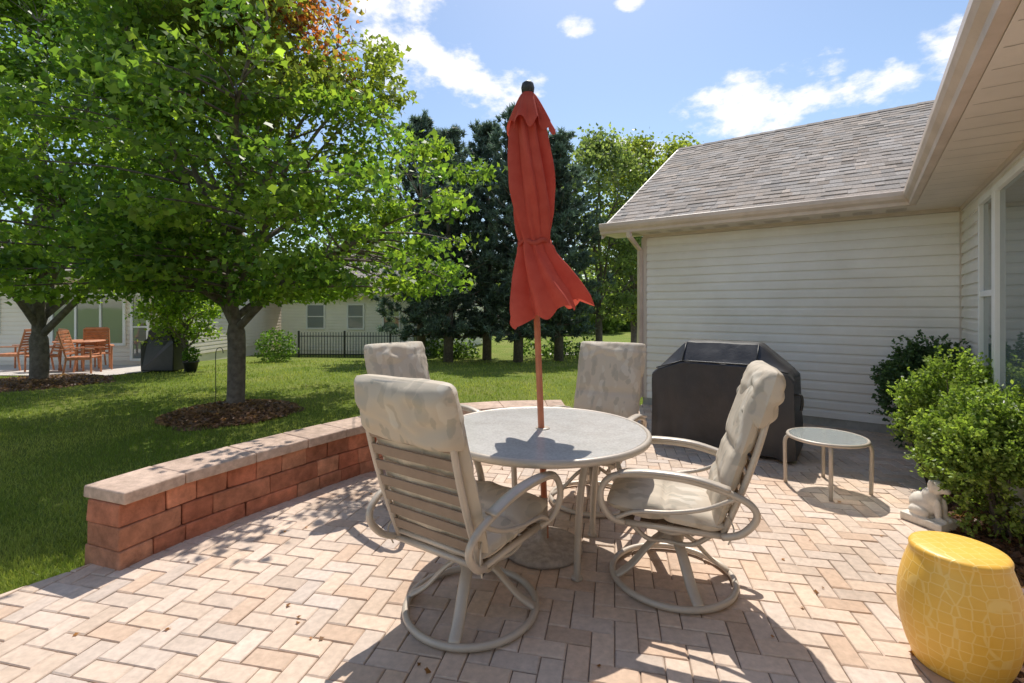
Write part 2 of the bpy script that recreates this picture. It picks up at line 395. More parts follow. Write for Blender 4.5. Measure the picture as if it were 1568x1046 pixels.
def rk(a,b):
    o=np.array([*(-Vv*.03),0]); dn=np.array([0,0,-.16])
    g.hexa([a+dn,b+dn,b+dn+o,a+dn+o,a,b,b+o,a+o])
rk(r0,r1); rk(np.array(P3(E,0,RUN,rz)),np.array(P3(E,0,2*RUN,z_e))); g.obj('rake_board',M_trim,house)
g=Geo(); g.add([P3(A,.0,0,2.45),P3(A,.0,6.4,2.45),P3(A,.0,3.2,2.45+3.2*RISE/RUN)],[(0,1,2)]); g.obj('gable',M_siding,house)
g=Geo()
g.add([P3(E,0,.0,2.50),P3(E,0,.47,2.50),P3(E,5,.47,2.50),P3(E,5,0,2.50)],[(0,1,2,3)])
g.add([P3(C,0,-9.5,2.497),P3(C,.47,-9.5,2.497),P3(C,.47,.45,2.497),P3(C,0,.0,2.497)],[(0,1,2,3)])
so=g.obj('soffit',M_soffit,house)
g=Geo()
for k in range(14):
    a=.3+k*.30
    if a<3.5: 
        for b in (.12,.16,.20,.24,.28): g.add([P3(E,a,b,2.4985),P3(E,a+.18,b,2.4985),P3(E,a+.18,b+.012,2.4985),P3(E,a,b+.012,2.4985)],[(0,1,2,3)])
for k in range(40):
    b0=-.1-k*.23
    g.add([P3(C,.02,b0,2.4955),P3(C,.40,b0,2.4955),P3(C,.40,b0-.005,2.4955),P3(C,.02,b0-.005,2.4955)],[(0,1,2,3)])
g.obj('soffit_grooves',M_groove,house)
def gutter(G,base,ax,out,L0,L1,dz=0):
    prof=[(0,2.645),(0,2.50),(.055,2.50),(.062,2.535),(.09,2.565),(.105,2.60),(.105,2.645),(.095,2.65),(.095,2.63),(.01,2.62)]
    vs=[]
    for L in(L0,L1):
        for o,z in prof:
            p=base+ax*L+out*o; vs.append((p[0],p[1],z+dz))
    n=len(prof); fs=[(i,(i+1)%n,n+(i+1)%n,n+i) for i in range(n)]+[tuple(range(n-1,-1,-1)),tuple(range(n,2*n))]
    G.add(vs,fs)
g=Geo(); LC=((C-E)@Vv); gutter(g,E,Vv,Nn,-.02,LC+.0); gutter(g,C,-U,-Vv,-.0,9.5,.003)
g.obj('gutter',M_gutter,house)
g=Geo()
e_=E+Vv*.42+Nn*.05
pts=[(e_,2.5),(e_,2.44),(A+Nn*.06-Vv*.03,2.28),(A+Nn*.06-Vv*.03,.15),(A+Nn*.22-Vv*.03,.06)]
g.tube([(p[0],p[1],z) for p,z in pts],[.04]*5,4)
g.obj('downspout',M_gutter,house)
def window(G,Gg,s0,s1,z0,z1,mid=None,fw=.05):
    def Q(s,z,o): p=B-U*s-Vv*o; return (p[0],p[1],z)
    def bar(sa,sb,za,zb,o0=.02,o1=.065):
        G.hexa([Q(sa,za,o0),Q(sb,za,o0),Q(sb,za,o1),Q(sa,za,o1),Q(sa,zb,o0),Q(sb,zb,o0),Q(sb,zb,o1),Q(sa,zb,o1)])
    bar(s0,s0+fw,z0,z1);bar(s1-fw,s1,z0,z1);bar(s0+fw,s1-fw,z0,z0+fw);bar(s0+fw,s1-fw,z1-fw,z1)
    if mid: bar(s0+fw,s1-fw,mid-.025,mid+.025,.026,.06)
    bar(s0-.03,s1+.03,z0-.05,z0-.002,.02,.08)
    Gg.hexa([Q(s0+fw,z0+fw,.025),Q(s1-fw,z0+fw,.025),Q(s1-fw,z0+fw,.035),Q(s0+fw,z0+fw,.035),Q(s0+fw,z1-fw,.025),Q(s1-fw,z1-fw,.025),Q(s1-fw,z1-fw,.035),Q(s0+fw,z1-fw,.035)])
g=Geo();gg=Geo(); window(g,gg,1.25,1.85,.72,2.36,1.55); window(g,gg,1.86,3.4,.72,2.36); window(g,gg,3.41,4.0,.72,2.36,1.55); window(g,gg,5.6,7.4,.12,2.2)
g.obj('window_frames',M_white,house,bevel=.004); gg.obj('window_glass',M_glass,house)
# ---------------------------------------------------------------- trees
def make_tree(name,base,z0,H,env,trunk_r,fork,nlimb,nclump,per,lsize,cr,pal,tm=KITE,mat=M_leaf,shell=.5,up=.5,lean=(0,0),gap=-.22,azf=None,low=.85):
    root=empty(name,base); G=Geo(); LP=[]
    def E_(t,az): 
        return env(t)*(1+.20*math.sin(3*az+5*t+base[0])+.13*math.sin(7*az-9*t+base[1]))*(azf(t,az) if azf else 1)
    lead=[(0,0,-.05),(0.02,0,fork*.5),(0+lean[0]*.2,0+lean[1]*.2,fork)]
    zz=fork
    while zz<H*.9:
        zz+=H*.12; lead.append((random.uniform(-.12,.12)+lean[0],random.uniform(-.12,.12)+lean[1],min(zz,H*.92)))
    lp=smooth_path(lead,5)
    rr=[trunk_r*(1.35 if p.z<.03 else 1.0)*(1.0 if p.z<fork else max(.08,(.72*(1-(p.z-fork)/(H-fork))))) for p in lp]
    rr[1]=trunk_r*1.15
    G.tube(lp,rr,12); LP+=[(p,r) for p,r in zip(lp,rr) if p.z>fork]
    for i in range(nlimb):
        az=i*2.399+random.uniform(-.3,.3); f=i/nlimb
        st=fork*.9+(H-fork)*.55*f**1.3; zt=min(st+random.uniform(.25,.55)*(H-fork)*(1-.3*f),H*.95)
        t=(zt-z0)/(H-z0); R=E_(t,az)*random.uniform(.6,.95)
        st_p=Vector((0,0,st)); en=Vector((math.cos(az)*R,math.sin(az)*R,zt))
        m1=st_p.lerp(en,.35)+Vector((random.uniform(-.12,.12),random.uniform(-.12,.12),.1*(R/2.5))); m2=st_p.lerp(en,.7)+Vector((random.uniform(-.15,.15),random.uniform(-.15,.15),.1*(R/2.5)))
        sp=smooth_path([st_p,m1,m2,en],5); r0=trunk_r*(.42-.22*f)
        rad=[r0*(1-k/(len(sp)-1))**.9+.010 for k in range(len(sp))]
        G.tube(sp,rad,7); LP+=[(p,r) for p,r in zip(sp[3:],rad[3:])]
    lpn=np.array([tuple(p) for p,_ in LP]); CC=[];CO=[];SZ=[]
    for c in range(nclump):
        az=random.uniform(0,2*math.pi); t=random.random()**low
        z=z0+t*(H-z0); R=E_(t,az)*random.random()**shell
        p=np.array([math.cos(az)*R,math.sin(az)*R,z])
        if noise.noise(Vector((p[0]*.9+base[0],p[1]*.9,p[2]*1.1)))<gap: continue
        dd=lpn-p; dist=np.linalg.norm(dd,axis=1)+np.maximum(lpn[:,2]-p[2]+.1,0)*1.5; k=int(np.argmin(dist)); q=Vector(lpn[k]); r=LP[k][1]
        mid=q.lerp(Vector(p),.5)+Vector((random.uniform(-.08,.08),random.uniform(-.08,.08),.06))
        G.tube(smooth_path([q,mid,Vector(p)],3),[min(r*.6,.02)*(1-.8*j/6)+.002 for j in range(7)],4)
        n=int(per*random.uniform(.4,1.5)); s=cr*random.uniform(.6,1.35)
        d=norm(p-np.array(q)+np.array([0,0,1e-3])); 
        g3=np.clip(rng.normal(size=(n,3)),-1.7,1.7)
        pts=p+g3*np.array([s,s,s*.45])+d[None,:]*np.clip(rng.normal(size=(n,1)),-1.8,1.6)*s*.7
        wp=p+np.array(base)
        col=pal(n,wp,random.random()); CC.append(pts);CO.append(col);SZ.append(rng.uniform(.65,1.25,n)*lsize)
    C_=np.concatenate(CC);K=np.clip(np.concatenate(CO),.005,1);S=np.concatenate(SZ)
    G.obj('trunk_and_limbs',M_bark,root,smooth=True)
    mass('foliage',leafV(C_,S,tm,up),K,mat,root)
    return root
def palette(base,yel,var=.25):
    base=np.array(base);yel=np.array(yel)
    def f(n,wp,r):
        k=np.clip(r*.75+rng.normal(size=(n,1))*.25,0,1.1); c=base*(1-k)+yel*k
        return c*(1+rng.normal(size=(n,1))*var)
    return f
pm=palette((.075,.145,.028),(.21,.285,.045))
def pal_main(n,wp,r):
    d=np.linalg.norm(wp-np.array([-2.75,6.6,5.5])); 
    c=pm(n,wp,r)
    if d<.95 and r<.85:
        o=np.array([.36,.12,.045])*(1+rng.normal(size=(n,1))*.3); o2=np.array([.28,.22,.05]); k=rng.random((n,1)); c=np.where(k<.6,o,o2*(1+rng.normal(size=(n,1))*.2))
    elif d<1.9: c=c*.6+np.array([.22,.20,.05])*.4
    return c
def interp_env(pts): 
    a=[p[0] for p in pts]; b=[p[1] for p in pts]
    return lambda t: float(np.interp(t,a,b))
def tz(z,z0,H): return (z-z0)/(H-z0)
z0,H=1.62,7.0
env=interp_env([(0,1.8),(tz(2.0,z0,H),2.9),(tz(3.0,z0,H),3.25),(tz(4,z0,H),2.9),(tz(4.9,z0,H),2.2),(tz(5.7,z0,H),1.7),(tz(6.5,z0,H),1.1),(1,.3)])
def azf(t,a): return (1+.14*max(math.cos(a),0)*(1-t))*(1-.22*max(-math.sin(a),0))
make_tree('maple_tree',(-3.95,6.9,-.03),z0,H,env,.115,1.25,26,700,135,.074,.19,pal_main,tm=MAPLE,shell=.5,gap=-.30,azf=azf,low=1.12)
z0,H=1.75,8.0
env=interp_env([(0,1.6),(.1,3.0),(.35,3.5),(.6,3.2),(.85,2.1),(1,.3)])
make_tree('maple_tree',(-9.3,9.5,float(T(0,9.5))),z0,H,env,.15,1.0,20,560,150,.085,.25,palette((.085,.155,.028),(.22,.30,.045)),shell=.5)
env=interp_env([(0,.5),(.3,.85),(.7,.8),(1,.2)])
make_tree('ornamental_tree',(-8.1,12.0,float(T(0,12))),.75,2.1,env,.04,.6,9,110,60,.08,.14,palette((.12,.20,.03),(.25,.32,.05)))
def pal_pine(n,wp,r): return np.array([.085,.118,.088])*(1+r*.8)*(1+rng.normal(size=(n,1))*.3)
def pine(name,loc,H,R,seed):
    random.seed(seed); root=empty(name,loc); G=Geo(); G.tube([(0,0,-.1),(.05,0,H*.4),(0,.03,H*.97)],[.17,.12,.02],8)
    CC=[];DD=[];CO=[]
    z=.9
    while z<H*.98:
        t=(z-.9)/(H-.9); nb=random.randint(4,6); a0=random.random()*6.28
        for b in range(nb):
            az=a0+b*6.283/nb+random.uniform(-.35,.35); L=R*(1-t**1.25)*random.uniform(.45,1.2)*(.7+.3*min(1,t*5))+.22
            d=Vector((math.cos(az),math.sin(az),random.uniform(.05,.4)+t*.6)); p0=Vector((0,0,z)); 
            pts=[p0+d*L*k/5+Vector((0,0,-.10*L*math.sin(k/5*math.pi))) for k in range(6)]
            G.tube(pts,[.03*(1-k/6.5) for k in range(6)],4)
            br=random.random()
            for k in range(1,6):
                for s in range(2 if k<4 else 3):
                    c=np.array(pts[k])+np.array([random.gauss(0,.13),random.gauss(0,.13),random.gauss(.03,.06)]); n=24
                    dr=norm(rng.normal(size=(n,3))*.8+np.array(d)[None,:]*.6+np.array([0,0,.6]))
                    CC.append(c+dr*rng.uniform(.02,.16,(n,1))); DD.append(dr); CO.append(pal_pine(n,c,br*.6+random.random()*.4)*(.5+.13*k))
        z+=random.uniform(.30,.46)
    C_=np.concatenate(CC);D_=np.concatenate(DD);K=np.clip(np.concatenate(CO),.003,1)
    G.obj('trunk_and_limbs',M_bark,root,smooth=True)
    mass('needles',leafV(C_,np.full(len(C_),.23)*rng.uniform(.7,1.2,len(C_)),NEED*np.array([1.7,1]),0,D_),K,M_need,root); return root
for k,(x,y,h,r) in enumerate([(-3.3,17.5,8.8,1.9),(-2.1,15.9,7.4,1.7),(-.9,17.3,8.4,2.0),(.2,15.9,8.3,1.8),(1.6,16.6,7.6,1.8)]):
    pine('pine_tree',(x,y,float(T(0,y))),h,r,50+k)
random.seed(11)
env=interp_env([(0,1.4),(.2,2.2),(.55,2.3),(.85,1.4),(1,.3)])
py=palette((.12,.16,.035),(.28,.30,.07)); pg=palette((.10,.14,.06),(.22,.26,.11))
for (x,y,H_,pl_) in [(3.4,19.0,8.6,pg),(5.4,21.5,9.2,py),(8.2,22.5,9.8,py)]:
    make_tree('deciduous_tree',(x,y,float(T(0,y))),1.5,H_,env,.14,1.5,12,280,70,.14,.32,pl_,shell=.5)
def blob_mass(name,centers,lsize,per,pal,tm=KITE,mat=M_leaf):
    CC=[];CO=[]
    for (c,r,rzv) in centers:
        n=int(per*r*r); d=norm(rng.normal(size=(n,3))); rad=(rng.random((n,1))**.22)
        bumpv=1+.13*np.sin(d[:,0:1]*7+c[0]*3)*np.cos(d[:,1:2]*6+d[:,2:3]*8)+.07*np.sin(d[:,0:1]*17+d[:,2:3]*13)
        p=np.array(c)+d*rad*bumpv*np.array([r,r,rzv]); CC.append(p); CO.append(pal(n,p[0],random.random()*.5+.2))
    C_=np.concatenate(CC);K=np.clip(np.concatenate(CO),.004,1)
    keep=C_[:,2]>T(0,C_[:,1])-.02
    C_=C_[keep];K=K[keep]
    return mass(name,leafV(C_,rng.uniform(.6,1.3,len(C_))*lsize,tm,.3),K,mat)
cs=[]
for k in range(20):
    x=random.uniform(-3.4,-1.2) if k%2 else random.uniform(.3,3.4); y=random.uniform(18,20); cs.append(((x,y,-.45),random.uniform(.4,.8),random.uniform(.5,1.1)))
blob_mass('understory_shrubs',cs,.12,600,palette((.05,.09,.025),(.11,.16,.04)))
cs=[]
for k in range(70):
    x=-75+k*2.1+random.uniform(-1,1); y=random.uniform(38,50); r=random.uniform(2.2,3.6); cs.append(((x,y,random.uniform(1.5,3.8)),r,r*random.uniform(.8,1.2)))
    cs.append(((x+1,y-1,.5),2.2,1.8))
blob_mass('distant_trees',cs,.42,190,palette((.10,.15,.05),(.20,.24,.08)))
blob_mass('round_shrub',[((-7.9,16.2,.1),.62,.62)],.07,5500,palette((.07,.13,.025),(.13,.2,.04)))
def wallclip(C_):
    q=C_[:,:2]-B; return ((q@(-Vv))>.03)&((q@(-U))>.03)
def shrub(name,c,r,h,ls,per,pal):
    root=empty(name,(c[0],c[1],0)); G=Geo()
    for k in range(16):
        az=random.uniform(0,6.28); rr=random.uniform(.2,.8)*r; e=Vector((math.cos(az)*rr,math.sin(az)*rr,h*random.uniform(.5,.9)))
        if not wallclip(np.array([[c[0]+e.x,c[1]+e.y,0]]))[0]: continue
        G.tube(smooth_path([(random.uniform(-.05,.05),random.uniform(-.05,.05),-.02),e*.5+Vector((0,0,.05)),e],3),[.010]*3+[.006]*3+[.003],4)
    G.obj('stems',M_bark,root)
    CC=[];CO=[];DD=[]
    ns=int(per)
    for k in range(ns):
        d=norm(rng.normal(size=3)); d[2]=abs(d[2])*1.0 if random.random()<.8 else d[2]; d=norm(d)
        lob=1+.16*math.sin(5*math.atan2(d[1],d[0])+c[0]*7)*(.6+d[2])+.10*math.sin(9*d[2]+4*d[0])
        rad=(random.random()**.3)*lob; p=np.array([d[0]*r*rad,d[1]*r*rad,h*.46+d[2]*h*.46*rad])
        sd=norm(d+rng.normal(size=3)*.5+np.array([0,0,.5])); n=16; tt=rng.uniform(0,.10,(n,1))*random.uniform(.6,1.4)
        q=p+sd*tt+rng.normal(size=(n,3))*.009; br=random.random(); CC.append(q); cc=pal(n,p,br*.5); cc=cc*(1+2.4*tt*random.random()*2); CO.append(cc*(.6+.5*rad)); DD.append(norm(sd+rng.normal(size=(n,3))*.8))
    C_=np.concatenate(CC);K=np.clip(np.concatenate(CO),.004,1);D_=np.concatenate(DD)
    keep=wallclip(C_+np.array([c[0],c[1],0]))&(C_[:,2]>0.02); C_=C_[keep];K=K[keep];D_=D_[keep]
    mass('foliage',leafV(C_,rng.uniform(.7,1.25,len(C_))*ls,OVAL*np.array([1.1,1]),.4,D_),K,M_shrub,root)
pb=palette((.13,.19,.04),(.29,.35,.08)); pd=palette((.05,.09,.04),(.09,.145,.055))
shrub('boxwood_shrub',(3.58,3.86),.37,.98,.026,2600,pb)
shrub('boxwood_shrub',(3.10,3.06),.37,.86,.026,2900,pb)
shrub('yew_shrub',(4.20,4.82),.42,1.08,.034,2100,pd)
# ---------------------------------------------------------------- mulch rings
for (x,y,r) in [(-3.85,6.65,.85),(-9.3,9.4,1.2)]:
    G=Geo(); vs=[(x,y,float(T(x,y))+.09)]; n=40
    for k in range(n):
        a=k*6.283/n; rr=r*(1+.08*math.sin(3*a)+.05*math.sin(7*a)); vs.append((x+.5*rr*math.cos(a),y+.5*rr*math.sin(a),float(T(x,y))+.085))
    for k in range(n):
        a=k*6.283/n; rr=r*(1+.08*math.sin(3*a)+.05*math.sin(7*a)); vs.append((x+rr*math.cos(a),y+rr*math.sin(a),float(T(x,y+rr*math.sin(a)))+.005))
    fs=[(0,1+k,1+(k+1)%n) for k in range(n)]+[(1+k,1+n+k,1+n+(k+1)%n,1+(k+1)%n) for k in range(n)]
    G.add(vs,fs); 
    N=2600; a=rng.random(N)*6.283; q=np.sqrt(rng.random(N))*r*1.0; C_=np.stack([x+q*np.cos(a),y+q*np.sin(a),float(T(x,y))+.10-.085*np.clip((q/r-.5)*2,0,1)+rng.uniform(0,.012,N)],1)
    o=G.obj('mulch_ring',M_mulch,smooth=True)
    cc=np.array([.24,.135,.085])*(rng.uniform(.4,1.4,(N,1))); m=mass('chips',leafV(C_,rng.uniform(.03,.07,N),KITE,2.0),cc,M_shrub,o)
# ---------------------------------------------------------------- grass blades
N=180000
Dd=1/rng.uniform(1/17,1/2.2,N); Xx=rng.uniform(-1.12,.42,N)*Dd
Pg=np.stack([Xx,Dd],1)
def in_conv(P,poly):
    k=np.ones(len(P),bool)
    for i in range(len(poly)):
        a=np.array(poly[i]);b=np.array(poly[(i+1)%len(poly)]); k&=((b[0]-a[0])*(P[:,1]-a[1])-(b[1]-a[1])*(P[:,0]-a[0]))>-.005
    return k
keep=~(in_conv(Pg,P1)|in_conv(Pg,P2))
dm=np.full(N,9.)
for k in range(0,len(pp),2): dm=np.minimum(dm,np.linalg.norm(Pg-pp[k],axis=1))
keep&=dm>.165
for (x,y,r) in [(-3.85,6.65,.82),(-9.3,9.4,1.15)]: keep&=np.linalg.norm(Pg-np.array([x,y]),axis=1)>r
qa=Pg-A; keep&=~(((qa@Nn)<.03)&((qa@Vv)>-.03)); keep&=~((Pg[:,0]<-9.0)&(Pg[:,1]>11.0)); keep&=~((Pg[:,0]>.5)&(Pg[:,0]<4.7)&(Pg[:,1]<5.2))
Pg=Pg[keep]; N=len(Pg); D=Pg[:,1]
h=rng.uniform(.02,.045,N)*(1+np.maximum(D-4,0)*.06); w=.0022*(1+np.maximum(D-2,0)*.35); az=rng.random(N)*6.283
lx=rng.normal(size=N)*.014;ly=rng.normal(size=N)*.014; zb=T(0,D)-.003
v0=np.stack([Pg[:,0]-w*np.cos(az),Pg[:,1]-w*np.sin(az),zb],1);v1=np.stack([Pg[:,0]+w*np.cos(az),Pg[:,1]+w*np.sin(az),zb],1);v2=np.stack([Pg[:,0]+lx,Pg[:,1]+ly,zb+h],1)
pn=np.array([noise.noise(Vector((p[0]*.9,p[1]*.9,3))) for p in Pg])[:,None]
k=np.clip(rng.random((N,1))+pn*1.1,0,1.25); gcol=(np.array([.16,.235,.035])*(1-k)+np.array([.35,.385,.09])*k)*(1+rng.normal(size=(N,1))*.15)
mass('grass',np.stack([v0,v1,v2],1),np.clip(gcol,.01,1),M_grassb)
N=60; C_=np.stack([rng.uniform(-2.4,2.6,N),rng.uniform(1.9,5.0,N),np.full(N,.006)],1)
keep=in_conv(C_[:,:2],P1); C_=C_[keep]; N=len(C_)
mass('fallen_leaves',leafV(C_,rng.uniform(.012,.034,N),STAR,4.),np.array([.30,.14,.05])*rng.uniform(.5,1.3,(N,1)),M_shrub)
# ---------------------------------------------------------------- swivel chairs
def pillow(G,w,hh,th,M,nx=40,ny=34,tufts=(),seed=0,wr=.006):
    vs=[];fs=[]
    def prof(u): return max(0,1-abs(u)**4.5)**.5
    for side in(1,-1):
        for j in range(ny+1):
            for i in range(nx+1):
                u=-1+2*i/nx; v=-1+2*j/ny
                k=1-.05*(abs(u)**6)*(abs(v)**6); 
                z=side*th/2*prof(u)*prof(v)
                for tv in tufts: z*=1-.36*math.exp(-((v-tv)/.05)**2)
                nn=noise.noise(Vector((u*1.6+seed,v*2.0,side*2+seed*1.7)))
                q=u*3.4+.8*v+1.3*noise.noise(Vector((u*1.2+seed,v*1.5,seed)))
                nn+=.45*math.sin(q*3+seed)*noise.noise(Vector((u*1.5,v*2+seed,4)))*1.6
                pu=noise.noise(Vector((v*4,seed+9,side)))
                z+=side*wr*nn*1.6*min(1,prof(u)*prof(v)*1.4)
                vs.append(M@Vector((u*w/2*k+.006*pu,v*hh/2*k,z)))
    o=(nx+1)*(ny+1)
    for j in range(ny):
        for i in range(nx):
            a=j*(nx+1)+i; q=(a,a+1,a+nx+2,a+nx+1); fs.append(q); fs.append(tuple(o+x for x in q[::-1]))
    G.add(vs,fs)
def chair(loc,face,seed):
    rz=math.atan2(face[1],face[0])-math.pi/2
    root=empty('swivel_patio_chair',(loc[0],loc[1],.002),rz); G=Geo()
    G.tube([(.31*math.cos(a*math.pi/24),.31*math.sin(a*math.pi/24),.02) for a in range(48)],.0165,8,closed=True)
    for k in range(4):
        a=k*math.pi/2+math.radians(25); c,s=math.cos(a),math.sin(a)
        pts=smooth_path([(c*.305,s*.305,.03),(c*.22,s*.22,.085),(c*.12,s*.12,.19),(c*.04,s*.04,.245)],5)
        G.tube(pts,[.023]*len(pts),8,flat=(.5,1.25))
    G.lathe([(.0,.20),(.055,.20),(.06,.215),(.06,.235),(.038,.25),(.034,.30),(.09,.305),(.095,.325),(.0,.326)],seg=20)
    G.box((0,0,.338),(.30,.20,.022)); 
    for sx in(-1,1):
        G.tube([(sx*.06,-.12,.30),(sx*.06,.12,.30)],.024,8)
        G.tube(smooth_path([(sx*.15,-.11,.345),(sx*.20,0,.325),(sx*.15,.13,.345)],4),.014,6)
        G.tube(smooth_path([(sx*.20,-.20,.355),(sx*.17,-.10,.27),(sx*.13,.02,.25),(sx*.17,.12,.27),(sx*.20,.20,.355)],4),.012,6)
        lp=smooth_path([(sx*.25,.22,.365),(sx*.285,.285,.40),(sx*.305,.325,.48),(sx*.305,.315,.56),(sx*.305,.25,.615),(sx*.31,.10,.635),(sx*.31,-.08,.63),(sx*.305,-.24,.595),(sx*.295,-.345,.545),(sx*.285,-.37,.48),(sx*.275,-.31,.40),(sx*.25,-.23,.362)],5)
        G.tube(lp,.0165,8)
        ar=smooth_path([(sx*.31,.235,.632),(sx*.312,.10,.652),(sx*.312,-.10,.646),(sx*.308,-.26,.608)],5)
        G.tube(ar,[.022]*len(ar),10,flat=(.5,1.35))
        G.tube(smooth_path([(sx*.275,.26,.39),(sx*.285,.16,.44),(sx*.29,.0,.46),(sx*.29,-.16,.50),(sx*.295,-.30,.575)],5),.011,6)
        G.tube([(sx*.245,.24,.365),(sx*.245,-.24,.365)],.0155,8)
    G.tube([(-.245,.24,.365),(.245,.24,.365)],.0155,8);G.tube([(-.245,-.24,.365),(.245,-.24,.365)],.0155,8)
    G.tube([(-.24,.05,.352),(.24,.05,.352)],.012,6);G.tube([(-.24,-.1,.352),(.24,-.1,.352)],.012,6)
    a=math.radians(17); hin=Vector((0,-.235,.375)); up=Vector((0,-math.sin(a),math.cos(a))); fw=Vector((0,math.cos(a),math.sin(a)))
    def bp(x,t,f=0): return hin+Vector((x,0,0))+up*t+fw*f
    L=.76
    bow=lambda t:-.02*math.sin(t/L*math.pi)
    for sx in(-1,1):
        G.tube([bp(sx*(.235+.01*k/8),L*k/8,bow(L*k/8)) for k in range(9)],.0155,8)
    G.tube(smooth_path([bp(-.245,L),bp(-.2,L+.025),bp(.2,L+.025),bp(.245,L)],5),.0155,8)
    G.tube([bp(-.235,.03),bp(.235,.03)],.014,8)
    G.obj('frame',M_frame,root,smooth=True)
    S=Geo()
    for k in range(8):
        t=.085+k*.078
        if t>.70: break
        b=bow(t)
        P=[bp(-.235,t-.024,b-.010),bp(.235,t-.024,b-.010),bp(.235,t+.024,b-.010),bp(-.235,t+.024,b-.010)]
        Q=[p+fw*.008 for p in P]; S.hexa([*P,*Q])
    for k in range(6):
        y=-.2+k*.08; S.box((0,y,.372),(.48,.05,.008))
    S.obj('straps',M_strap,root,bevel=.003)
    Cg=Geo()
    Mb=Matrix.Translation(bp(0,.37,.060+bow(.37)))@Matrix(((1,0,0,0),(0,up.y,fw.y,0),(0,up.z,fw.z,0),(0,0,0,1)))
    pillow(Cg,.53,.74,.100,Mb,tufts=(-.45,.05,),seed=seed,wr=.008)
    Mh=Matrix.Translation(bp(0,.665,.012))@Matrix(((1,0,0,0),(0,up.y,fw.y,0),(0,up.z,fw.z,0),(0,0,0,1)))
    pillow(Cg,.56,.28,.145,Mh,tufts=(),seed=seed+3,wr=.013)
    Ms=Matrix.Translation((0,.03,.43))@Matrix.Rotation(math.radians(5),4,'X')
    pillow(Cg,.53,.57,.115,Ms,tufts=(0.0,),seed=seed+5,wr=.009)
    Cg.obj('cushions',M_fab,root,smooth=True)
    K=Geo()
    for sx in(-1,1): K.tube(smooth_path([bp(sx*.25,.10,.02),bp(sx*.27,.05,-.03),bp(sx*.26,-.03,-.03)],4),.004,5)
    K.obj('ties',M_fab,root)
chair((-.195,2.32),(.56,.83),1)
chair((.85,2.57),(-.94,.34),2.3)
chair((.60,3.60),(-.50,-.86),4.1)
chair((-.63,3.63),(.72,-.69),6.7)
# ---------------------------------------------------------------- table
tx,ty=.183,2.88
tb=empty('round_patio_table',(tx,ty,0)); G=Geo()
R=.61
G.tube([(R*math.cos(a*math.pi/48),R*math.sin(a*math.pi/48),.70) for a in range(96)],.017,8,closed=True,flat=(1.25,1))
G.tube([(.2*math.cos(a*math.pi/12),.2*math.sin(a*math.pi/12),.672) for a in range(24)],.012,6,closed=True)
for k in range(4):
    a=math.radians(-63.4+90*k); c,s=math.cos(a),math.sin(a)
    pts=smooth_path([(c*.36,s*.36,.0),(c*.37,s*.37,.25),(c*.40,s*.40,.5),(c*.46,s*.46,.685)],5)
    G.tube(pts,[.024]*len(pts),10,flat=(.8,1.25)); G.tube([(c*.2,s*.2,.672),(c*.6,s*.6,.685)],.012,6)
    G.lathe([(.0,.0),(.03,.0),(.03,.012),(.02,.02),(0,.02)],(c*.36,s*.36,.001),12)
G.obj('frame',M_frame,tb,smooth=True)
G=Geo(); G.lathe([(.028,.704),(.592,.704),(.600,.709),(.594,.716),(.03,.716)],seg=96); o=G.obj('top',M_table,tb)
G=Geo(); G.lathe([(.024,.69),(.040,.70),(.043,.719),(.042,.722),(.024,.722)],seg=24); G.obj('umbrella_hole_ring',M_frame,tb,smooth=True)
# ---------------------------------------------------------------- umbrella
um=empty('closed_patio_umbrella',(tx,ty,0)); G=Geo()
def px(z): return .02-.040*(z)
G.tube([(px(z),0,z) for z in(.04,.7,1.4,2.0,2.70)],.019,12); G.obj('pole',M_pole,um,smooth=True)
G=Geo(); x0=px(2.72); G.lathe([(.0,2.69),(.02,2.69),(.022,2.705),(.036,2.715),(.040,2.745),(.034,2.77),(.018,2.782),(.0,2.785)],(x0,0,0),16); G.obj('finial',M_black,um,smooth=True)
G=Geo(); G.lathe([(.0,.002),(.235,.002),(.24,.02),(.225,.035),(.07,.055),(.03,.07),(.03,.30),(.022,.31),(.0,.31)],seg=40); G.obj('base',M_ubase,um,smooth=True)
secs=[(2.70,.035,0),(2.62,.065,.0),(2.54,.085,.0),(2.45,.098,.0),(2.3,.112,.0),(2.15,.122,.0),(2.0,.120,0),(1.90,.108,.0),(1.82,.095,.005),(1.76,.105,.012),(1.68,.14,.03),(1.58,.175,.045),(1.48,.205,.06),(1.40,.215,.068)]
zs=np.linspace(0,1,70); zk=[s[0] for s in secs][::-1]
vs=[];fs=[];seg=160
for i,t in enumerate(zs):
    z=2.70+(1.40-2.70)*t; Rr=np.interp(z,zk,[s[1] for s in secs][::-1]); ox=np.interp(z,zk,[s[2] for s in secs][::-1])
    for k in range(seg):
        th=2*math.pi*k/seg; tw=1.1*(z-1.6)+.3*noise.noise(Vector((0,0,z*1.5)))
        amp=(.24+.10*math.sin(z*3)) if z>1.8 else .28
        fold=abs(math.sin(4*(th+tw)))**.8*amp*1.2+.12*math.sin(5*(th+tw*1.3)+z*2)+.06*math.sin(11*(th+tw*.8)+z*3)
        wr=.06*noise.noise(Vector((math.cos(th)*2.5,math.sin(th)*2.5,z*5)))
        r=Rr*(.77+fold+wr); 
        x=math.cos(th)*r; y=math.sin(th)*r*.9; zz=z
        if t>.75:
            q=(t-.75)/.25; zz+=q*(.07*math.cos(th)+.025*math.sin(8*(th+tw)+.6))
        vs.append((px(z)+ox+x,y,zz))
for i in range(len(zs)-1):
    for k in range(seg):
        k2=(k+1)%seg; fs.append((i*seg+k,i*seg+k2,(i+1)*seg+k2,(i+1)*seg+k))
G=Geo(); G.add(vs,fs); G.obj('canopy',M_umb,um,smooth=True)
vs=[];fs=[]
